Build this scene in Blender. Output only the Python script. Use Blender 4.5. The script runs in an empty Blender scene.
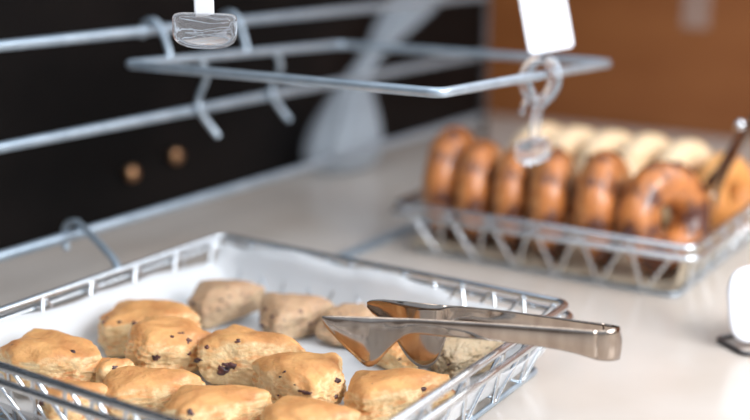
import bpy, bmesh, math, random
from mathutils import Vector, Matrix, Euler, noise
C = bpy.context.scene.collection
S = bpy.context.scene
R = math.radians
# ---------------------------------------------------------------- camera, light
F = 1100.0
PITCH = math.atan(280 / 1100)
CAMZ = 0.40
CT = -.018                                    # height of the counter surface
cd = bpy.data.cameras.new('camera'); cam = bpy.data.objects.new('camera', cd); C.objects.link(cam)
cam.location = (0, 0, CAMZ); cam.rotation_euler = (math.pi/2 - PITCH, 0, 0)
cd.sensor_width = 36; cd.lens = F / 750 * 36
cd.clip_start = 0.02
cd.dof.use_dof = True; cd.dof.focus_distance = 0.97; cd.dof.aperture_fstop = 1.55
cd.dof.aperture_blades = 9
S.camera = cam
S.view_settings.view_transform = 'Standard'; S.view_settings.look = 'None'
S.view_settings.gamma = 1; S.view_settings.use_curve_mapping = False
S.view_settings.exposure = 0.13

U = Vector((.55, .8352, 0)).normalized()      # along the rails, away
W = Vector((.8352, -.55, 0)).normalized()     # across, to the right
ANG = math.atan2(W.y, W.x)
def P(s, t, z=0.0):
    v = U * s + W * t; v.z = z; return v

w = bpy.data.worlds.new('world'); S.world = w; w.use_nodes = True
nt = w.node_tree; bg = nt.nodes['Background']
tc = nt.nodes.new('ShaderNodeTexCoord'); sp = nt.nodes.new('ShaderNodeSeparateXYZ')
rp = nt.nodes.new('ShaderNodeValToRGB'); mp = nt.nodes.new('ShaderNodeMapRange')
mp.inputs[1].default_value = -1; mp.inputs[2].default_value = 1
nt.links.new(tc.outputs['Generated'], sp.inputs[0]); nt.links.new(sp.outputs['Z'], mp.inputs[0])
nt.links.new(mp.outputs[0], rp.inputs[0]); nt.links.new(rp.outputs[0], bg.inputs[0])
e = rp.color_ramp.elements
e[0].position = .46; e[0].color = (.15, .105, .075, 1)
e[1].position = .68; e[1].color = (.66, .78, .95, 1)
bg.inputs[1].default_value = 0.75

def area(name, loc, target, sx, sy, power, col):
    l = bpy.data.lights.new(name, 'AREA'); l.shape = 'RECTANGLE'; l.size = sx; l.size_y = sy
    l.energy = power; l.color = col
    o = bpy.data.objects.new(name, l); C.objects.link(o); o.location = loc
    o.rotation_euler = (Vector(target) - Vector(loc)).to_track_quat('-Z', 'Y').to_euler()
    return o
area('window_light_right', (.95, .30, .80), (0.25, .72, 0), .9, .8, 25, (.95, .97, 1))
area('window_light_rear_right', (1.75, 1.55, 1.0), (.60, .85, 0), 1.6, 1.3, 20, (.93, .97, 1))
area('ceiling_light_panel', (-.2, .5, 1.9), (0.1, 1.0, 0), 1.4, 1.0, 9, (1, .96, .92))

# ---------------------------------------------------------------- pixel helpers
def ray(px, py):
    a = (px - 375) / F; v = (py - 210) / F
    return Vector((a, math.cos(PITCH) - v*math.sin(PITCH), -(math.sin(PITCH) + v*math.cos(PITCH))))
def at(px, py, z):
    r = ray(px, py); k = (z - CAMZ) / r.z; v = r * k; v.z = z; return v
def dp(px, py, d):
    v = ray(px, py) * d; v.z += CAMZ; return v

# ---------------------------------------------------------------- helpers
def link(name, bm, mat, parent=None, smooth=True, sub=0):
    me = bpy.data.meshes.new(name)
    bmesh.ops.recalc_face_normals(bm, faces=bm.faces)
    bm.to_mesh(me); bm.free()
    if smooth:
        for p in me.polygons: p.use_smooth = True
    o = bpy.data.objects.new(name, me); C.objects.link(o)
    if mat: me.materials.append(mat)
    if parent: o.parent = parent
    if sub:
        m = o.modifiers.new('s', 'SUBSURF'); m.levels = sub; m.render_levels = sub
    return o
def empty(name, loc=(0,0,0), rz=0, rot=None):
    o = bpy.data.objects.new(name, None); C.objects.link(o); o.location = loc
    o.rotation_euler = rot if rot else (0, 0, rz); o.empty_display_size = .02
    return o
def tag(o, label, cat, group=None, kind=None):
    o['label'] = label; o['category'] = cat
    if group: o['group'] = group
    if kind: o['kind'] = kind
    return o
def struct(o, label=None, cat=None):
    o['kind'] = 'structure'
    if label: o['label'] = label
    if cat: o['category'] = cat
    return o
def copy_tree(o, parent=None):
    c = o.copy(); C.objects.link(c)
    if parent: c.parent = parent
    for ch in list(o.children): copy_tree(ch, c)
    return c
def box(bm, lo, hi, mat=None):
    lo = Vector(lo); hi = Vector(hi)
    m = Matrix.Translation((lo + hi)/2) @ Matrix.Diagonal((*(hi - lo), 1))
    if mat: m = mat @ m
    return bmesh.ops.create_cube(bm, size=1, matrix=m)['verts']
def tube(bm, pts, r, closed=False, n=10, rad=None):
    pts = [Vector(p) for p in pts]; N = len(pts)
    tans = []
    for i in range(N):
        a = pts[i-1] if (i > 0 or closed) else pts[i]
        b = pts[(i+1) % N] if (i < N-1 or closed) else pts[i]
        tans.append((b - a).normalized())
    up = Vector((0,0,1)) if abs(tans[0].z) < .9 else Vector((1,0,0))
    nrm = (up - tans[0]*up.dot(tans[0])).normalized()
    rings = []
    for i in range(N):
        t = tans[i]; nrm = (nrm - t*nrm.dot(t))
        if nrm.length < 1e-6: nrm = t.orthogonal()
        nrm.normalize(); bn = t.cross(nrm)
        rr = rad[i] if rad else r
        rings.append([bm.verts.new(pts[i] + (nrm*math.cos(2*math.pi*k/n) + bn*math.sin(2*math.pi*k/n))*rr) for k in range(n)])
    M = N if closed else N-1
    for i in range(M):
        A = rings[i]; B = rings[(i+1) % N]
        sh = 0
        if closed and i == N-1:
            sh = min(range(n), key=lambda q: (A[0].co - B[q].co).length)
        for k in range(n):
            bm.faces.new((A[k], A[(k+1) % n], B[(k+1+sh) % n], B[(k+sh) % n]))
    if not closed:
        bm.faces.new(rings[0][::-1]); bm.faces.new(rings[-1])
def smooth_path(pts, k=6, closed=False):
    out = []; N = len(pts); pts = [Vector(p) for p in pts]
    for i in range(N if closed else N-1):
        p1 = pts[i]; p2 = pts[(i+1) % N]
        p0 = pts[i-1] if (i > 0 or closed) else p1
        p3 = pts[(i+2) % N] if (i < N-2 or closed) else p2
        for j in range(k):
            t = j/k
            out.append(.5*((2*p1) + (p2-p0)*t + (2*p0-5*p1+4*p2-p3)*t*t + (3*p1-p0-3*p2+p3)*t**3))
    if not closed: out.append(pts[-1])
    return out
def round_rect(x0, y0, x1, y1, r, z, n=6):
    out = []
    for cx, cy, a0 in ((x1-r, y1-r, 0), (x0+r, y1-r, 90), (x0+r, y0+r, 180), (x1-r, y0+r, 270)):
        for i in range(n+1):
            a = R(a0 + 90*i/n)
            zz = z(cx + r*math.cos(a), cy + r*math.sin(a)) if callable(z) else z
            out.append(Vector((cx + r*math.cos(a), cy + r*math.sin(a), zz)))
    return out

# ---------------------------------------------------------------- materials
def mat(name, col, rough=.5, metal=0, **kw):
    m = bpy.data.materials.new(name); m.use_nodes = True
    b = m.node_tree.nodes['Principled BSDF']
    b.inputs['Base Color'].default_value = (*col, 1); b.inputs['Roughness'].default_value = rough
    b.inputs['Metallic'].default_value = metal
    for k, v in kw.items(): b.inputs[k.replace('_', ' ')].default_value = v
    return m
def nodes(m): return m.node_tree.nodes, m.node_tree.links, m.node_tree.nodes['Principled BSDF']
def noise_col(m, scale, c0, c1, p0=.35, p1=.65, detail=4, stretch=None, bump=0, coord='Object'):
    N, L, b = nodes(m)
    t = N.new('ShaderNodeTexCoord'); x = N.new('ShaderNodeTexNoise'); r = N.new('ShaderNodeValToRGB')
    x.inputs['Scale'].default_value = scale; x.inputs['Detail'].default_value = detail
    if stretch:
        mp = N.new('ShaderNodeMapping'); mp.inputs['Scale'].default_value = stretch
        L.new(t.outputs[coord], mp.inputs[0]); L.new(mp.outputs[0], x.inputs['Vector'])
    else: L.new(t.outputs[coord], x.inputs['Vector'])
    L.new(x.outputs['Fac'], r.inputs[0]); L.new(r.outputs[0], b.inputs['Base Color'])
    r.color_ramp.elements[0].position = p0; r.color_ramp.elements[0].color = (*c0, 1)
    r.color_ramp.elements[1].position = p1; r.color_ramp.elements[1].color = (*c1, 1)
    if bump:
        bn = N.new('ShaderNodeBump'); bn.inputs['Strength'].default_value = bump; bn.inputs['Distance'].default_value = .001
        L.new(x.outputs['Fac'], bn.inputs['Height']); L.new(bn.outputs[0], b.inputs['Normal'])
    return m
chrome = mat('chrome', (.80, .83, .86), .24, 1)
noise_col(chrome, 60, (.74, .77, .80), (.84, .87, .9))
satin = mat('satin_steel', (.66, .72, .78), .35, .7)
noise_col(satin, 40, (.42, .51, .59), (.54, .63, .71))
tongsteel = mat('tong_steel', (.72, .70, .68), .13, 1)
noise_col(tongsteel, 80, (.36, .29, .24), (.46, .385, .32), stretch=(1, 1, .2))
counter = mat('counter_laminate', (.8, .79, .77), .22, 0)
noise_col(counter, 5, (.55, .475, .41), (.61, .55, .495))
dark = mat('dark_panel', (.012, .010, .009), .5, Specular_IOR_Level=.1)
noise_col(dark, 3, (.004, .0035, .0035), (.012, .009, .008))
wood = mat('brown_wood', (.2, .08, .03), .45)
noise_col(wood, 4, (.25, .080, .020), (.31, .108, .030), .3, .7, 5, (1, 1, 3))
floorm = noise_col(mat('floor_tile', (.3, .28, .26), .5), 6, (.22, .2, .18), (.32, .3, .28))
cabinet = noise_col(mat('cabinet_white', (.6, .6, .6), .5), 3, (.55, .54, .53), (.62, .61, .6))
plastic_white = noise_col(mat('white_plastic', (.85, .87, .9), .3), 9, (.82, .84, .87), (.88, .9, .93))
card = noise_col(mat('white_card', (.85, .86, .9), .6), 14, (.80, .81, .86), (.88, .89, .93))
glint = noise_col(mat('orange_glint', (.75, .42, .2), .3, 1), 20, (.40, .20, .10), (.5, .27, .14))  # orange of the lamp reflections put into the metal colour
clear = mat('clear_plastic', (.96, .97, 1), .06, 0, IOR=1.46)
nodes(clear)[2].inputs['Transmission Weight'].default_value = .88
darkwire = noise_col(mat('dark_wire', (.12, .11, .12), .35, 1), 30, (.1, .1, .1), (.2, .19, .2))

def see_through(name, col, rough, clearness, trans):
    m = mat(name, col, rough); N, L, b = nodes(m)
    tr = N.new('ShaderNodeBsdfTransparent'); tl = N.new('ShaderNodeBsdfTranslucent'); tl.inputs[0].default_value = (*col, 1)
    m1 = N.new('ShaderNodeMixShader'); m1.inputs[0].default_value = trans
    m2 = N.new('ShaderNodeMixShader'); m2.inputs[0].default_value = clearness
    L.new(b.outputs[0], m1.inputs[1]); L.new(tl.outputs[0], m1.inputs[2])
    L.new(m1.outputs[0], m2.inputs[1]); L.new(tr.outputs[0], m2.inputs[2])
    L.new(m2.outputs[0], N['Material Output'].inputs[0])
    t = N.new('ShaderNodeTexCoord'); x = N.new('ShaderNodeTexNoise'); x.inputs['Scale'].default_value = 35
    bn = N.new('ShaderNodeBump'); bn.inputs['Strength'].default_value = .35; bn.inputs['Distance'].default_value = .003
    L.new(t.outputs['Object'], x.inputs['Vector']); L.new(x.outputs['Fac'], bn.inputs['Height']); L.new(bn.outputs[0], b.inputs['Normal'])
    return m
paper = see_through('wax_paper', (.90, .91, .92), .45, .15, .3)
paper_beige = see_through('beige_paper', (.80, .70, .55), .5, .05, .3)
haze_film = see_through('reflection_film', (.60, .66, .72), .25, .40, .3)  # pale tone of a glass reflection put into a film

def bake(name, top, topdark, side, sidedark, edge=.1, bumpd=.0016, rough=.55, speck=None, blot=(.35, .68)):
    """crust colour on the upper crust, pale crumb on the torn sides"""
    m = mat(name, top, rough); N, L, b = nodes(m)
    t = N.new('ShaderNodeTexCoord')
    def nz(scale, d=5, r=.6):
        x = N.new('ShaderNodeTexNoise'); x.inputs['Scale'].default_value = scale
        x.inputs['Detail'].default_value = d; x.inputs['Roughness'].default_value = r
        L.new(t.outputs['Object'], x.inputs['Vector']); return x.outputs['Fac']
    def mix(f, a, c):
        x = N.new('ShaderNodeMix'); x.data_type = 'RGBA'
        L.new(f, x.inputs[0])
        for v, s in ((a, x.inputs[6]), (c, x.inputs[7])):
            if isinstance(v, tuple): s.default_value = (*v, 1)
            else: L.new(v, s)
        return x.outputs[2]
    def mr(src, a, bb):
        x = N.new('ShaderNodeMapRange'); x.inputs[1].default_value = a; x.inputs[2].default_value = bb
        L.new(src, x.inputs[0]); return x.outputs[0]
    n1 = nz(28, 3); n2 = nz(300, 3); n3 = nz(70, 5, .7)
    sn = N.new('ShaderNodeSeparateXYZ'); L.new(t.outputs['Normal'], sn.inputs[0])
    ma = N.new('ShaderNodeMath'); ma.operation = 'MULTIPLY_ADD'; ma.inputs[1].default_value = 1.1; L.new(n3, ma.inputs[0]); L.new(sn.outputs['Z'], ma.inputs[2])
    crust = mr(ma.outputs[0], edge + .62, edge + 1.12)
    topc = mix(mr(n1, *blot), top, topdark)
    sidec = mix(mr(n3, .4, .7), side, sidedark)
    c = mix(crust, sidec, topc)
    if speck:
        c = mix(mr(nz(170, 2), .66, .72), c, speck)
    L.new(c, b.inputs['Base Color'])
    b.inputs['Subsurface Weight'].default_value = .12; b.inputs['Subsurface Radius'].default_value = (.004, .002, .001); b.inputs['Subsurface Scale'].default_value = 1
    bn = N.new('ShaderNodeBump'); bn.inputs['Strength'].default_value = .6; bn.inputs['Distance'].default_value = bumpd
    ad = N.new('ShaderNodeMath'); ad.operation = 'ADD'; L.new(n2, ad.inputs[0]); L.new(n3, ad.inputs[1])
    L.new(ad.outputs[0], bn.inputs['Height']); L.new(bn.outputs[0], b.inputs['Normal'])
    return m
scone_gold = bake('golden_scone', (.78, .40, .145), (.47, .175, .050), (.90, .66, .36), (.72, .42, .17))
scone_pale = bake('pale_scone', (.56, .36, .21), (.42, .24, .13), (.58, .42, .26), (.36, .24, .16), speck=(.2, .15, .13))
scone_oat = bake('oat_scone', (.60, .46, .30), (.46, .31, .17), (.60, .46, .30), (.34, .24, .13), bumpd=.004, speck=(.13, .13, .07))
bagel_m = bake('glazed_bagel', (.58, .20, .050), (.10, .025, .010), (.62, .27, .09), (.33, .09, .02), edge=-.6, bumpd=.0022, rough=.26, blot=(.43, .60), speck=(.08, .025, .015))
bagel_pale = bake('plain_bagel', (.86, .65, .42), (.80, .50, .25), (.88, .72, .50), (.78, .56, .32), edge=0, bumpd=.0008, rough=.5)
bagel_orange = bake('orange_bagel', (.8, .36, .1), (.62, .24, .06), (.82, .46, .18), (.7, .34, .1), edge=0, bumpd=.0008, rough=.45)
nodes(bagel_m)[2].inputs['Coat Weight'].default_value = .6; nodes(bagel_m)[2].inputs['Coat Roughness'].default_value = .15
berry = noise_col(mat('dark_berry', (.06, .02, .025), .35), 160, (.030, .014, .018), (.14, .05, .04), bump=.5)

# ---------------------------------------------------------------- setting
RZ = Matrix.Rotation(ANG, 4, 'Z')     # local x = W, local y = U
def sbox(name, s0, s1, t0, t1, z0, z1, m, bev=0):
    bm = bmesh.new(); box(bm, (t0, s0, z0), (t1, s1, z1), RZ)
    if bev: bmesh.ops.bevel(bm, geom=bm.edges[:], offset=bev, segments=3, affect='EDGES')
    return link(name, bm, m, smooth=False)
FAR = 2.29
top = sbox('countertop', -.6, FAR-.012, -1.19, 1.0, CT-.04, CT, counter, .003)
tag(top, 'long pale laminate countertop carrying the baskets of scones and bagels', 'countertop')
cb = sbox('counter_cabinet', -.55, FAR-.03, -1.15, .95, -.878, CT-.041, cabinet)
tag(cb, 'plain white cabinet under the pale countertop', 'cabinet')
struct(sbox('wall_left', -.9, FAR+.03, -1.26, -1.195, -.88, 1.25, dark))
struct(sbox('wall_far', FAR, FAR+.04, -1.195, 2.2, -.88, 1.25, wood))
struct(sbox('floor', -1.8, FAR+.04, -1.26, 2.2, -.93, -.88, floorm))
# two little brass beads added in place of lamp reflections in the dark panel
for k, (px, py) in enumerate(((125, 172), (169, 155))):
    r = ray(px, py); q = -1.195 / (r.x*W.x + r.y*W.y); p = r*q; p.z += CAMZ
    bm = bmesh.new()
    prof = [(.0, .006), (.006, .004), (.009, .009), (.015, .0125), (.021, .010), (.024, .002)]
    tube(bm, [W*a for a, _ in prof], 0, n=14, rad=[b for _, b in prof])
    o = link('reflection_bead', bm, glint); o.location = p
    tag(o, ('small brass bead standing in for a lamp reflection in the dark side panel, the one nearer the left of the photo', 'small brass bead standing in for a lamp reflection in the dark side panel, the one further right and higher')[k], 'knob')
# white note on the far wood wall
for k, (px, py) in enumerate(((697, 6),)):
    r = ray(px, py); q = FAR / (r.x*U.x + r.y*U.y); p = r*q; p.z += CAMZ
    bm = bmesh.new(); box(bm, (-.028, -.004, -.045), (.028, -.001, .045), Matrix.Translation(p) @ RZ)
    o = link('wall_note', bm, noise_col(mat('note_paper', (.33, .24, .2), .6), 10, (.34, .22, .17), (.42, .28, .22)), smooth=False)
    tag(o, ('small pale note high on the far brown wall', 'small pale note lower on the far brown wall near the right edge')[k], 'note')

# ---------------------------------------------------------------- wire rack on the left
TR = -.9435
rack = empty('wire_rack', P(1.72, TR))
tag(rack, 'grey metal rack of horizontal rails in front of the dark side panel', 'rack')
def wpart(name, pts, r, m, parent, closed=False, n=12):
    bm = bmesh.new(); inv = Matrix.LocRotScale(parent.location, parent.rotation_euler, None).inverted()
    tube(bm, [inv @ Vector(p) for p in pts], r, closed, n)
    return link(name, bm, m, parent)
for z in (.066, .181, .285, .395, .500):
    wpart('rail', [P(.3 + .06*i, TR, z) for i in range(26)], .0062, satin, rack)
for s in (.3, 1.80):
    wpart('post', [P(s, TR, z) for z in (CT+.008, .1, .2, .3, .4, .51)], .0065, darkwire, rack)
    wpart('foot', smooth_path([P(s, TR+q, CT+.007) for q in (-.11, -.05, 0, .06, .15)], 3), .006, darkwire, rack)
strip = empty('metal_strip', P(1.25, -.80))
bm = bmesh.new(); box(bm, (-.009, -.32, 0), (.009, .32, .006)); bmesh.ops.bevel(bm, geom=bm.edges[:], offset=.0015, segments=2, affect='EDGES')
strip2 = link('shelf_strip', bm, satin, smooth=False); strip2.location = P(1.32, -.795, CT+.0002); strip2.rotation_euler.z = ANG
bpy.data.objects.remove(strip)
tag(strip2, 'flat bluish metal strip lying on the counter left of the bagel basket', 'strip')

# ---------------------------------------------------------------- hanging wire frames
def s_on(px, py, t):
    """distance along the rails where the line of sight meets the vertical plane at t"""
    r = ray(px, py); q = t / (r.x*W.x + r.y*W.y); return q*(r.x*U.x + r.y*U.y)
def hanging_frame(s0, s1, t0, t1, zf, label, rail_low, ups, dns):
    root = empty('hanging_frame', P((s0+s1)/2, (t0+t1)/2, 0), ANG)
    tag(root, label, 'wire frame', 'empty wire frames hung on the rack')
    hw = (t1-t0)/2; hd = (s1-s0)/2
    bm = bmesh.new()
    tube(bm, round_rect(-hw, -hd, hw, hd, .012, lambda x, y: zf - .013*(y+hd)/(2*hd)), .0052, True, 12)
    link('frame_wire', bm, satin, root)
    xr = TR - (t0+t1)/2                      # rail x in local space
    zf_ = lambda y: zf - .013*(y+hd)/(2*hd)
    for y0, y1 in ups:
        zr = rail_low + .104
        up = [(-hw, y0, zf_(y0)), (-hw-.003, y0 - (y0-y1)*.4, zf_(y0)+.012), (xr+.014, y1+.002, zr+.007), (xr+.001, y1, zr+.012), (xr-.011, y1, zr+.006), (xr-.013, y1, zr-.010)]
        bm = bmesh.new(); tube(bm, smooth_path(up, 6), .0038, n=10); link('hook', bm, satin, root)
    for y0, y1 in dns:
        dn = [(-hw, y0, zf_(y0)), (-hw+.001, (y0+y1)/2, zf_(y0)-.022), (xr+.012, y1, rail_low+.018), (xr+.0115, y1, rail_low+.002), (xr+.018, y1+.010, rail_low-.018), (xr+.026, y1+.018, rail_low-.034)]
        bm = bmesh.new(); tube(bm, smooth_path(dn, 6), .0040, n=10); link('hook', bm, satin, root)
    return root
sc = (.875 + 1.291)/2
hanging_frame(.875, 1.291, -.910, -.504, .2545, 'empty rectangular steel wire frame hooked on the rack above the scone basket', .181,
              [(s_on(a, 58, -.91) - sc, s_on(b, 32, TR) - sc) for a, b in ((170, 150), (247, 228))],
              [(s_on(a, 58, -.91) - sc, s_on(b, 100, TR) - sc) for a, b in ((200, 192), (275, 266))])
hanging_frame(.72, 1.136, -.910, -.504, .465, 'upper empty wire frame of the rack, just above the top of the photo', .395, [(-.10, -.12), (.10, .08)], [])

# ---------------------------------------------------------------- baskets
def lattice_side(a, b, a2, b2, n, phase, zt, zb, r, off):
    """zigzag from rim line a-b (top) to base line a2-b2"""
    pts = []
    a, b, a2, b2 = map(Vector, (a, b, a2, b2))
    for i in range(n*2+1):
        f = i/(2*n)
        if (i + phase) % 2 == 0:
            c = a.lerp(b, f); d = a2.lerp(b2, f)
            e_ = (b-a).normalized()*.0035
            pts += [c.lerp(d, .10) - e_, c.lerp(d, .0), c.lerp(d, .10) + e_]
        else:
            c = a.lerp(b, f); d = a2.lerp(b2, f)
            e_ = (b-a).normalized()*.0035
            pts += [c.lerp(d, .95) - e_, d, c.lerp(d, .95) + e_]
    return [p + Vector(off) for p in pts[1:-1]]
def basket(s0, s1, t0, t1, label, H=.05, hooks=False, cross=False, nz=6):
    root = empty('wire_basket', P((s0+s1)/2, (t0+t1)/2, 0), ANG)
    tag(root, label, 'basket', 'wire baskets on the counter')
    hw = (t1-t0)/2; hd = (s1-s0)/2; ins = .020
    bm = bmesh.new(); tube(bm, round_rect(-hw, -hd, hw, hd, .014, H), .0038, True, 12); link('rim', bm, chrome, root)
    bm = bmesh.new(); tube(bm, round_rect(-hw-.005, -hd-.005, hw+.005, hd+.005, .018, H-.0115), .0036, True, 12); link('lower_rim', bm, chrome, root)
    bm = bmesh.new(); tube(bm, round_rect(-hw+ins, -hd+ins, hw-ins, hd-ins, .012, CT+.003), .0024, True, 10); link('base_ring', bm, satin, root)
    X, Y, x, y = hw-.001, hd-.001, hw-ins, hd-ins
    c = .012
    sides = [((-X, -Y+c, H), (-X, Y-c, H), (-x, -y+c, CT+.003), (-x, y-c, CT+.003)),
             ((X, -Y+c, H), (X, Y-c, H), (x, -y+c, CT+.003), (x, y-c, CT+.003)),
             ((-X+c, Y, H), (X-c, Y, H), (-x+c, y, CT+.003), (x-c, y, CT+.003)),
             ((-X+c, -Y, H), (X-c, -Y, H), (-x+c, -y, CT+.003), (x-c, -y, CT+.003))]
    offs = [(.0028, 0, 0), (-.0028, 0, 0), (0, -.0028, 0), (0, .0028, 0)]
    for k, sd in enumerate(sides):
        bm = bmesh.new()
        tube(bm, lattice_side(*sd, nz, 0, H, 0, .0015, (0, 0, 0)), .0021, n=8)
        if cross and k >= 2:
            tube(bm, lattice_side(*sd, nz, 1, H, 0, .0015, offs[k]), .0019, n=8)
        link('side_lattice', bm, chrome, root)
    bm = bmesh.new()
    for i in range(1, 8):
        xx = -x + 2*x*i/8; yy = -y + 2*y*i/8
        tube(bm, [(xx, -y, CT+.0035), (xx, 0, CT+.0035), (xx, y, CT+.0035)], .0014, n=6)
        tube(bm, [(-x, yy, CT+.0055), (0, yy, CT+.0055), (x, yy, CT+.0055)], .0014, n=6)
    link('base_grid', bm, satin, root)
    if hooks:
        xr = TR - (t0+t1)/2
        for yv in (s_on(72, 238, TR) - (s0+s1)/2, ):
            pts = [(-hw+.0, yv-.030, H), (-hw-.02, yv-.020, H+.010), (xr+.018, yv, .079), (xr+.004, yv+.002, .082), (xr-.010, yv+.002, .076), (xr-.0125, yv, .062), (xr-.008, yv-.002, .048)]
            bm = bmesh.new(); tube(bm, smooth_path(pts, 6), .0042, n=10); link('hook', bm, satin, root)
    return root
basket(.54, .945, -.84, -.397, 'chrome wire basket full of scones in the foreground, lined with white paper', hooks=True, cross=True)
basket(1.195, 1.605, -.757, -.358, 'chrome wire basket of bagels further back on the counter', H=.05)

# ---------------------------------------------------------------- paper liners
def liner(s0, s1, t0, t1, topz, m, label, seed, name='paper_liner'):
    hw = (t1-t0)/2 - .0085; hd = (s1-s0)/2 - .0085; ins = .0175
    root_loc = P((s0+s1)/2, (t0+t1)/2, 0)
    bm = bmesh.new(); rings = []
    prof = [(.02, 0), (.25, 0), (.5, 0), (.75, 0), (.93, 0), (1, .12), (None, .3), (None, .5), (None, .75), (None, 1.0)]
    def ring(scale, f):
        x = hw - ins*(1-f); y = hd - ins*(1-f)
        base = []
        n = 40
        pts = []
        cr = .014
        rr = round_rect(-x, -y, x, y, cr, 0, 5)
        # resample evenly
        L = [0]
        for i in range(len(rr)): L.append(L[-1] + (rr[(i+1) % len(rr)] - rr[i]).length)
        K = 200
        for k in range(K):
            d = L[-1]*k/K; j = 0
            while L[j+1] < d: j += 1
            q = (d - L[j]) / max(1e-9, L[j+1]-L[j])
            pts.append(rr[j].lerp(rr[(j+1) % len(rr)], q))
        out = []
        for p in pts:
            zt = topz(p.x/hw, p.y/hd)
            zz = CT + .0078 + max(0, zt - .0078 - CT)*f
            nn = noise.noise(Vector((p.x*14+seed, p.y*14, f*1.5)))*.0022
            v = Vector((p.x*scale, p.y*scale, 0))
            v = v*(1 - max(0, nn)/max(.03, v.length)*(1 if f > .1 else 0))
            wrinkle = noise.noise(Vector((v.x*30+seed, v.y*30, 0)))
            v.z = zz + (wrinkle*.0035*f if f > .3 else max(0, wrinkle)*.0006)
            out.append(bm.verts.new(v))
        return out
    for sc, f in prof:
        rings.append(ring(sc if sc else 1, f))
    for A, B in zip(rings, rings[1:]):
        K = len(A)
        for k in range(K): bm.faces.new((A[k], A[(k+1) % K], B[(k+1) % K], B[k]))
    bm.faces.new(rings[0])
    o = link(name, bm, m); o.location = root_loc; o.rotation_euler.z = ANG
    so = o.modifiers.new('t', 'SOLIDIFY'); so.thickness = .0002
    return tag(o, label, 'paper', 'paper liners in the baskets')
def top1(x, y):      # x -1 left .. 1 right, y -1 near .. 1 far
    if y > .97: return .048 - .018*max(0, x) + .003*math.sin(x*9)
    if x < -.9: return .046 - .009*(y+1) + .002*math.sin(y*6)
    if x > .97: return .020 + .004*math.sin(y*8) + (.018 if y < -.35 else 0)
    return .010
liner(.54, .945, -.84, -.397, top1, paper, 'white wax paper sheet lining the scone basket', 3)
def top2(x, y):
    if x > .95: return .040
    if y > .95: return .036
    return CT+.010
liner(1.200, 1.605, -.757, -.358, top2, paper_beige, 'beige paper sheet lining the bagel basket', 8)

# ---------------------------------------------------------------- scones
def scone_shape(seed, L, Wd, H, tri=.55, rough=1.0):
    """a puffed triangular wedge; returns function dir->point and builds bmesh"""
    def plan(a):
        # rounded triangle blended with ellipse
        k = 2*math.pi/3
        aa = (a % k) - k/2
        tr = .56/ max(.5, math.cos(aa))
        tr = tr if tr < 1.04 else 1.04
        r = (1-tri)*.84 + tri*tr*1.18
        return r
    def f(d):
        a = math.atan2(d.y, d.x); h = math.hypot(d.x, d.y); el = math.atan2(d.z, h)
        r = plan(a)*(1 + .07*noise.noise(Vector((math.cos(a)*1.3, math.sin(a)*1.3, seed*3.1))))
        ce = math.cos(el); se = math.sin(el)
        n_ = 3.1
        # superellipse profile (steep sides, domed top)
        k = (abs(ce)**n_ + abs(se)**n_)**(-1/n_)
        x = r*k*ce*math.cos(a); y = r*k*ce*math.sin(a); z = k*se
        z = z*(1 if z > 0 else .8)
        q = Vector((x, y, z))
        lo = noise.noise(q*1.5 + Vector((seed*7.3, 0, 0)))*.15
        mid = noise.noise(q*3.6 + Vector((0, seed*5.1, 0)))*.05
        side = max(0, 1 - abs(z)*1.1)
        hi = noise.fractal(q*8 + Vector((0, 0, seed*2.7)), 1, 2, 3)*(.012 + .045*side)*rough
        # torn ridge cracks in the side
        cr = -abs(noise.noise(Vector((x*2.4, y*2.4, z*5+seed))))*.10*side
        q = q*(1 + lo + mid + hi + cr*.8)
        q.z = max(q.z, -.62)
        return Vector((q.x*L/2*1.08, q.y*Wd/2*1.16, (q.z + .62)*H/1.62))
    return f
def make_scone(name, px, py, L, Wd, H, rz, seed, m, label, tilt=(0, 0), berries=4, tri=.55, z0=CT+.0095, rough=1.0, spots=None, group='scones in the front basket', br=.0042):
    L *= 1.12; Wd *= 1.12; H *= 1.0
    f = scone_shape(seed, L, Wd, H, tri, rough)
    bm = bmesh.new(); bmesh.ops.create_icosphere(bm, subdivisions=6 if L > .05 else 5, radius=1)
    for v in bm.verts: v.co = f(v.co.normalized())
    p = at(px, py, z0 + H*.5)
    rot = Euler((R(tilt[0]), R(tilt[1]), R(rz)), 'XYZ')
    Rm = rot.to_matrix()
    mz = min((Rm @ v.co).z for v in bm.verts)
    o = link(name, bm, m); o.location = (p.x, p.y, z0 - mz); o.rotation_euler = rot
    tag(o, label, 'scone', group)
    rnd = random.Random(seed*13+5)
    Ri = Rm.transposed()
    ds = []
    if spots: ds += [Ri @ Vector(s_) for s_ in spots]
    for i in range(berries):
        ds.append(Ri @ Vector((rnd.uniform(-1, 1), -rnd.uniform(.25, 1), rnd.uniform(-.05, .9))))
    for i, d in enumerate(ds):
        d = d.normalized(); c = f(d)
        b = bmesh.new(); bmesh.ops.create_icosphere(b, subdivisions=3, radius=1)
        rr = (.0066 if (spots and i < len(spots)) else br*.85)*rnd.uniform(.45, 1.15)
        sx, sy, sz = rnd.uniform(.8, 1.9), rnd.uniform(.7, 1.0), rnd.uniform(.6, .9)
        for v in b.verts:
            k = 1 + .5*noise.noise(v.co*1.8 + Vector((seed, i, 0)))
            v.co = Vector((v.co.x*sx, v.co.y*sy, v.co.z*sz))*rr*k + c - c.normalized()*rr*.62
        link('berry', b, berry, o)
    return o
G, PL, OT = scone_gold, scone_pale, scone_oat
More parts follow.
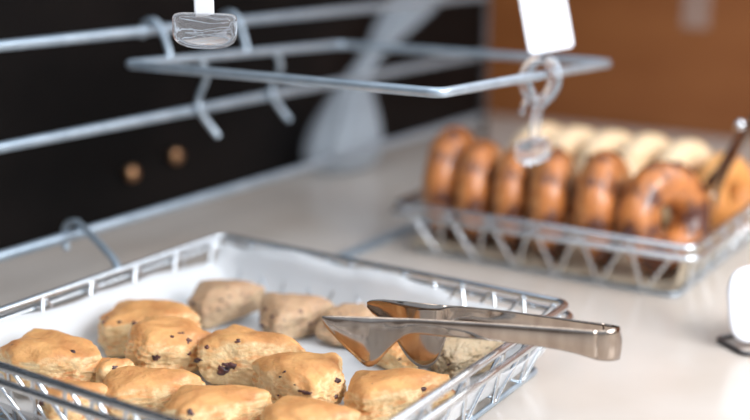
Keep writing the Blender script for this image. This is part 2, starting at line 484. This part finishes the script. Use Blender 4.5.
# far row
make_scone('scone', 223, 304, .076, .052, .036, 10, 4, PL, 'pale speckled scone at the far left corner of the basket, against the paper', (8, -6), 7, br=.0034)
make_scone('scone', 290, 317, .074, .050, .036, 18, 5, PL, 'pale speckled scone in the far row, second from the left', (6, 4), 7, br=.0034)
make_scone('scone', 350, 325, .060, .050, .034, 70, 6, PL, 'pale scone in the far row mostly hidden behind the tips of the tongs', (4, 0), 4, br=.003)
make_scone('scone', 461, 352, .070, .058, .032, 20, 7, OT, 'rough oat-topped scone by the right rim, behind the tongs', (0, 0), 5, rough=2.4, br=.0022)
make_scone('scone', 401, 349, .056, .042, .030, 60, 12, G, 'golden scone under the blades of the tongs', (0, 0), 3)
# middle
make_scone('scone', 148, 328, .100, .058, .042, -8, 21, G, 'large golden scone with dark berries at the left paper wall, behind the rest', (6, -5), 6, tri=.4)
make_scone('scone', 165, 348, .078, .056, .044, 10, 22, G, 'golden domed scone with torn yellow side, left of the one with the big berry', (4, 6), 5, tri=.35, z0=CT+.013)
make_scone('scone', 244, 358, .090, .054, .046, -20, 23, G, 'golden scone in the centre with a big dark berry on its torn side', (-4, -3), 4, tri=.6, spots=[(-.55, -.9, .06), (-.40, -1, .22), (-.85, -.6, .3)])
make_scone('scone', 306, 383, .082, .054, .043, 158, 24, G, 'golden scone with crumbly speckled side, in front of the tong tips', (-6, 4), 8, tri=.55, br=.0030)
make_scone('scone', 393, 398, .088, .052, .036, 8, 25, G, 'smooth golden scone by the right rim, below the tongs', (0, -6), 2, tri=.5)
# near row
make_scone('scone', 52, 362, .094, .060, .042, -8, 31, G, 'broad golden scone at the left end of the basket, beside the paper wall', (8, 3), 3, tri=.3, z0=CT+.014)
make_scone('scone', 112, 371, .032, .022, .022, 20, 32, G, 'small knob-like scone piece between two larger golden scones', (0, 0), 1, z0=CT+.022)
make_scone('scone', 146, 391, .082, .046, .034, 6, 33, G, 'golden scone in the near row with one berry at its right tip', (4, 0), 1, tri=.5, spots=[(.9, -.6, .15)])
make_scone('scone', 213, 410, .084, .048, .036, 10, 34, G, 'golden scone in the near row cut by the bottom of the photo, left of centre', (0, 0), 2, tri=.5)
make_scone('scone', 306, 424, .080, .052, .036, -5, 35, G, 'golden scone at the bottom edge of the photo, only its top in view', (0, 0), 1, tri=.5)
make_scone('scone', 72, 404, .056, .044, .034, 15, 36, G, 'pale-sided scone behind the front rim at the lower left corner', (0, 0), 3, tri=.5)

# ---------------------------------------------------------------- bagels
def bagel_mesh(Rm, r, seed):
    bm = bmesh.new(); nu, nv = 72, 36; g = []
    for i in range(nu):
        a = 2*math.pi*i/nu; row = []
        for j in range(nv):
            b = 2*math.pi*j/nv
            rr = r*(1 + .10*noise.noise(Vector((math.cos(a)*1.6, math.sin(a)*1.6, seed))) + .06*noise.noise(Vector((math.cos(a)*3, math.sin(a)*3, math.cos(b)*2+seed))))
            row.append(bm.verts.new(((Rm + rr*math.cos(b))*math.cos(a), (Rm + rr*math.cos(b))*math.sin(a), rr*.94*math.sin(b))))
        g.append(row)
    for i in range(nu):
        for j in range(nv):
            bm.faces.new((g[i][j], g[(i+1) % nu][j], g[(i+1) % nu][(j+1) % nv], g[i][(j+1) % nv]))
    return bm
def stand_bagel(s, t, face, lean, R_, r, seed, m, label, z0=CT+.0100, group='bagels in the back basket'):
    # axis horizontal with heading 'face' degrees from +W direction (towards camera negative), leaning
    bm = bagel_mesh(R_, r, seed)
    M = Matrix.Rotation(ANG + R(face), 4, 'Z') @ Matrix.Rotation(R(90 - lean), 4, 'Y')
    mz = min((M @ v.co).z for v in bm.verts)
    o = link('bagel', bm, m); p = P(s, t); o.location = (p.x, p.y, z0 - mz); o.rotation_euler = M.to_euler()
    tag(o, label, 'bagel', group)
    return o
ords = ['leftmost glossy brown bagel standing on edge in the back basket',
        'second glossy brown bagel from the left, standing on edge in the back basket',
        'third glossy brown bagel from the left, left of the clear clip paddle',
        'fourth glossy brown bagel from the left, right behind the clear clip paddle',
        'fifth brown bagel from the left, with a dark berry spot and sunlit rim',
        'brown bagel at the right end of the front row with its hole in view']
spec = [(1.290, -.721, 10, 0, .0485, .0265), (1.282, -.671, 12, 3, .0450, .0245), (1.280, -.618, 14, 3, .0445, .0225),
        (1.274, -.563, 14, 2, .0445, .0255), (1.278, -.495, 6, 5, .0460, .0265), (1.276, -.418, -26, 9, .0430, .0265)]
for k, (s, t, fa, ln, a, b) in enumerate(spec):
    o = stand_bagel(s, t, fa, ln, a, b, k*2.3+1, bagel_m, ords[k])
    rnd = random.Random(k+70)
    for q in range(3):
        al = rnd.uniform(0, 6.28); be = rnd.uniform(-1.0, 1.0) if q else .3
        c = Vector(((a + b*math.cos(be))*math.cos(al), (a + b*math.cos(be))*math.sin(al), b*.94*math.sin(be)))
        bb = bmesh.new(); bmesh.ops.create_icosphere(bb, subdivisions=2, radius=.004)
        for v in bb.verts: v.co = v.co*(1+.2*noise.noise(v.co*200)) + c
        link('berry', bb, berry, o)
pl = ['leftmost cream-coloured bagel in the row behind the brown bagels', 'second cream bagel from the left in the row behind',
      'third cream bagel from the left in the row behind', 'fourth cream bagel from the left in the row behind',
      'fifth cream bagel from the left in the row behind', 'orange-brown bagel at the right end of the row behind']
for k in range(6):
    t = -.682 + .056*k
    stand_bagel(1.505 - .004*k, t, -32 + 3*k, 14, .042 if k < 5 else .036, .0225, k*1.7+20, bagel_pale if k < 5 else bagel_orange, pl[k])

# ---------------------------------------------------------------- tongs
def strip_mesh(st, tilt=.00012, bulge=.0016, th=.0009, nh=8):
    bm = bmesh.new(); N = len(st); rows = []
    P3 = [(dp(x, yt, d - (yb-yt)*tilt), dp(x, yb, d + (yb-yt)*tilt)) for x, yt, yb, d in st]
    mids = [(a+b)/2 for a, b in P3]
    for i, (a, b) in enumerate(P3):
        t = (mids[min(N-1, i+1)] - mids[max(0, i-1)]); t.z = 0; t.normalize()
        nr = Vector((t.y, -t.x, 0))
        fr = []; bk = []
        for j in range(nh+1):
            q = j/nh; p = a.lerp(b, q); o = nr*(bulge*math.sin(math.pi*q)*min(1, (a-b).length/.02))
            fr.append(bm.verts.new(p + o + nr*th/2)); bk.append(bm.verts.new(p + o - nr*th/2))
        rows.append((fr, bk))
    for (f0, b0), (f1, b1) in zip(rows, rows[1:]):
        for j in range(nh):
            bm.faces.new((f0[j], f0[j+1], f1[j+1], f1[j])); bm.faces.new((b0[j], b1[j], b1[j+1], b0[j+1]))
        bm.faces.new((f0[0], f1[0], b1[0], b0[0])); bm.faces.new((f0[nh], b0[nh], b1[nh], f1[nh]))
    for f0, b0 in (rows[0], rows[-1]):
        for j in range(nh): bm.faces.new((f0[j], b0[j], b0[j+1], f0[j+1]))
    return bm
def resamp(st, k=5):
    out = []
    for i in range(len(st)-1):
        p0 = st[max(0, i-1)]; p1 = st[i]; p2 = st[i+1]; p3 = st[min(len(st)-1, i+2)]
        for j in range(k):
            t = j/k
            out.append(tuple(.5*((2*b)+(c-a)*t+(2*a-5*b+4*c-d)*t*t+(3*b-a-3*c+d)*t**3) for a, b, c, d in zip(p0, p1, p2, p3)))
    out.append(st[-1]); return out
tongs = empty('serving_tongs', dp(500, 340, .92))
tag(tongs, 'steel serving tongs lying across the scones and the right rim of the front basket', 'tongs')
near = [(322, 316.5, 319.5, .936), (327, 316, 328, .936), (338, 316, 340, .935), (352, 316.5, 354, .933), (366, 317, 366, .931), (376, 317, 364, .930),
        (386, 317.5, 353, .928), (398, 318, 341, .926), (412, 318.5, 334, .924), (440, 320, 336, .920), (500, 323.5, 341.5, .912), (560, 327.5, 350, .903), (597, 330.5, 360, .897)]
bend = [(597, 330.5, 360, .897), (606, 330, 361, .896), (614, 329, 360.5, .898), (619, 328, 359, .905), (619, 326.5, 356, .914), (613, 325, 352, .921), (604, 323.5, 348, .924)]
far = [(604, 323.5, 348, .924), (580, 320.5, 344, .929), (540, 315, 336, .938), (500, 310, 329, .948), (465, 306.5, 324, .955), (450, 305.5, 330, .958), (442, 305, 350, .960), (434, 304, 364, .962),
       (422, 303, 368, .964), (408, 301.5, 358, .967), (395, 300.5, 338, .970), (383, 299.5, 323, .972), (372, 300, 313, .974), (367, 302, 307, .975)]
for nm, st in (('arm', near), ('spring_bend', bend), ('arm', far)):
    bm = strip_mesh(resamp(st)); inv = Matrix.Translation(-tongs.location)
    bmesh.ops.transform(bm, matrix=inv, verts=bm.verts)
    link(nm, bm, tongsteel, tongs)

# second tongs in the bagel basket
tg = empty('serving_tongs', dp(722, 165, 1.40))
tag(tg, 'dark grey steel tongs standing in the right end of the bagel basket', 'tongs')
st1 = [(706, 178, 196, 1.43), (712, 172, 190, 1.42), (722, 158, 173, 1.40), (735, 139, 152, 1.375), (750, 118, 130, 1.35), (768, 95, 107, 1.32)]
st2 = [(712, 196, 214, 1.41), (716, 186, 206, 1.41), (724, 168, 182, 1.39), (737, 147, 158, 1.365), (752, 124, 134, 1.345), (768, 97, 109, 1.318)]
for st in (st1, st2):
    bm = strip_mesh(resamp(st)); bmesh.ops.transform(bm, matrix=Matrix.Translation(-tg.location), verts=bm.verts); link('arm', bm, tongsteel, tg)
bm = bmesh.new(); bmesh.ops.create_uvsphere(bm, u_segments=16, v_segments=10, radius=.007)
r_ = link('rivet', bm, chrome, tg); r_.location = dp(740, 125, 1.345) - tg.location

# ---------------------------------------------------------------- sign clips
def sign_clip(loc, rz, roll, label, pw=.036, ph=.030, shaft=.05, white=False, paddle_yaw=0, round_bottom=False):
    """clear clip: ring head gripping the wire, pivot, lever, shaft, flat paddle below"""
    root = empty('sign_clip', loc, rot=(0, roll, rz)); tag(root, label, 'clip', 'clear plastic sign clips')
    bm = bmesh.new()
    # two jaws forming a loop round a hole
    for sg in (-1, 1):
        pts = [(sg*.003, 0, .013), (sg*.012, 0, .010), (sg*.017, 0, -.004), (sg*.014, 0, -.018), (sg*.006, 0, -.030), (sg*.002, 0, -.036)]
        tube(bm, smooth_path(pts, 5), .0, n=10, rad=[(.0058 + .0022*math.sin(i/25*math.pi)) for i in range(26)])
    link('jaws', bm, clear, root)
    bm = bmesh.new()
    for sg in (-1, 1):
        bmesh.ops.create_cone(bm, segments=16, radius1=.0045, radius2=.0045, depth=.012, cap_ends=True,
                              matrix=Matrix.Translation((sg*.0075, -.002, -.026)) @ Matrix.Rotation(R(90), 4, 'X'))
    link('pivot', bm, clear, root)
    bm = bmesh.new(); tube(bm, [(-.010, 0, -.022), (-.015, 0, -.034), (-.0175, 0, -.046)], .0035, n=8); link('lever', bm, clear, root)
    bm = bmesh.new(); hwid = .0085 if white else .006; box(bm, (-hwid, -.003, -.034-shaft), (hwid, .003, -.034)); bmesh.ops.bevel(bm, geom=bm.edges[:], offset=.0012, segments=2, affect='EDGES')
    link('shaft', bm, plastic_white if white else clear, root, smooth=False)
    # paddle : rounded outline with rim
    bm = bmesh.new(); out = []
    n = 40
    for i in range(n):
        a = 2*math.pi*i/n
        ca, sa = math.cos(a), math.sin(a)
        if round_bottom and sa > 0: e_ = .25
        else: e_ = .75
        out.append((math.copysign(abs(ca)**e_, ca)*pw/2, math.copysign(abs(sa)**e_, sa)*ph/2))
    layers = [(.90, -.0035), (1, -.0025), (1, .0025), (.90, .0035), (.82, .0018)]
    rg = [[bm.verts.new((x*k, y, z*k)) for x, z in out] for k, y in layers]
    rg.insert(0, [bm.verts.new((x*.82, -.0018, z*.82)) for x, z in out])
    for A, B in zip(rg, rg[1:]):
        for i in range(n): bm.faces.new((A[i], A[(i+1) % n], B[(i+1) % n], B[i]))
    bm.faces.new(rg[0][::-1]); bm.faces.new(rg[-1])
    p = link('paddle', bm, clear, root); p.location = (0, 0, -.034 - shaft - ph/2 + .002); p.rotation_euler = (R(8), R(paddle_yaw), 0)
    return root
cp = dp(541, 73, 1.183)
sign_clip(cp, R(10), R(4), 'clear plastic clip gripping the wire frame above the bagels', shaft=.038, paddle_yaw=-14, pw=.042, ph=.031)
# card above the right clip
cc = dp(545, 12, 1.183)
bm = bmesh.new(); box(bm, (-.0255, -.0007, -.043), (.0255, .0007, .043))
vert = [e_ for e_ in bm.edges if abs((e_.verts[0].co - e_.verts[1].co).y) > .001]
bmesh.ops.bevel(bm, geom=vert, offset=.003, segments=4, affect='EDGES')
o = link('price_card', bm, card, smooth=False); o.location = cc; o.rotation_euler = (R(-14), R(-9), R(6))
tag(o, 'blank white price card above the clear clip at the top of the photo', 'card')
# left clip : hangs from the upper frame, only its paddle in view
lp = P(.722, -.645, .372)
pd = dp(205, 31, .96)
lp.x = pd.x; lp.y = pd.y
sh = (.465 - .034 + .002) - pd.z - .0155
sign_clip((pd.x, pd.y, .465), R(4), 0, 'clear plastic clip with white stem hanging at the top left of the photo', pw=.056, ph=.031, shaft=sh, white=True, paddle_yaw=2, round_bottom=True)

# ---------------------------------------------------------------- bag form standing in for a pale reflection, back left
bm = bmesh.new(); rows = []
prof = [(0, .02), (.002, .095), (.03, .115), (.07, .112), (.11, .095), (.15, .068), (.19, .042), (.225, .026), (.25, .030), (.29, .055), (.33, .075), (.38, .085), (.43, .082)]
for z, r in prof:
    row = []
    for i in range(72):
        a = 2*math.pi*i/72
        fold = .17*noise.noise(Vector((math.cos(a)*3.5, math.sin(a)*3.5, z*5))) + .10*math.sin(a*9 + z*6)*min(1, .1/max(r, .02))*(.4 if z < .19 else 1)
        rr = r*(1 + fold)
        row.append(bm.verts.new((rr*math.cos(a)*.9 - .06*max(0, .19-z)/.19 +   .30*max(0, z-.20)/.2, rr*math.sin(a)*.75, z)))
    rows.append(row)
for A, B in zip(rows, rows[1:]):
    for i in range(72): bm.faces.new((A[i], A[(i+1) % 72], B[(i+1) % 72], B[i]))
bm.faces.new(rows[0][::-1])
o = link('reflection_form', bm, haze_film, sub=1); o.location = at(355, 166, CT); o.location.z = CT + .001; o.scale = (.75, .75, .80); o.rotation_euler.z = R(52)
tag(o, 'made-up translucent bag form standing in for a pale reflection behind the bagel basket', 'bag')

# ---------------------------------------------------------------- white card on foot at right edge
st_ = empty('table_sign', at(757, 345, CT), R(20)); tag(st_, 'white rounded sign on a dark foot at the right edge of the photo', 'sign')
bm = bmesh.new(); out = []
for i in range(48):
    a = 2*math.pi*i/48; ca, sa = math.cos(a), math.sin(a)
    out.append((math.copysign(abs(ca)**.6, ca)*.040, math.copysign(abs(sa)**.6, sa)*.040))
rg = [[bm.verts.new((x*k, y, z*k)) for x, z in out] for k, y in ((.96, -.003), (1, -.0015), (1, .0015), (.96, .003))]
for A, B in zip(rg, rg[1:]):
    for i in range(48): bm.faces.new((A[i], A[(i+1) % 48], B[(i+1) % 48], B[i]))
bm.faces.new(rg[0][::-1]); bm.faces.new(rg[-1])
o = link('sign_face', bm, card, st_); o.location = (0, 0, .046); o.rotation_euler = (R(-12), 0, 0)
bm = bmesh.new(); tube(bm, round_rect(-.034, -.025, .03, .025, .01, .003), .0025, True, 8); link('foot', bm, darkwire, st_)
bm = bmesh.new(); tube(bm, [(0, .004, .003), (0, .008, .02), (0, .010, .05)], .0025, n=8); link('stem', bm, darkwire, st_)
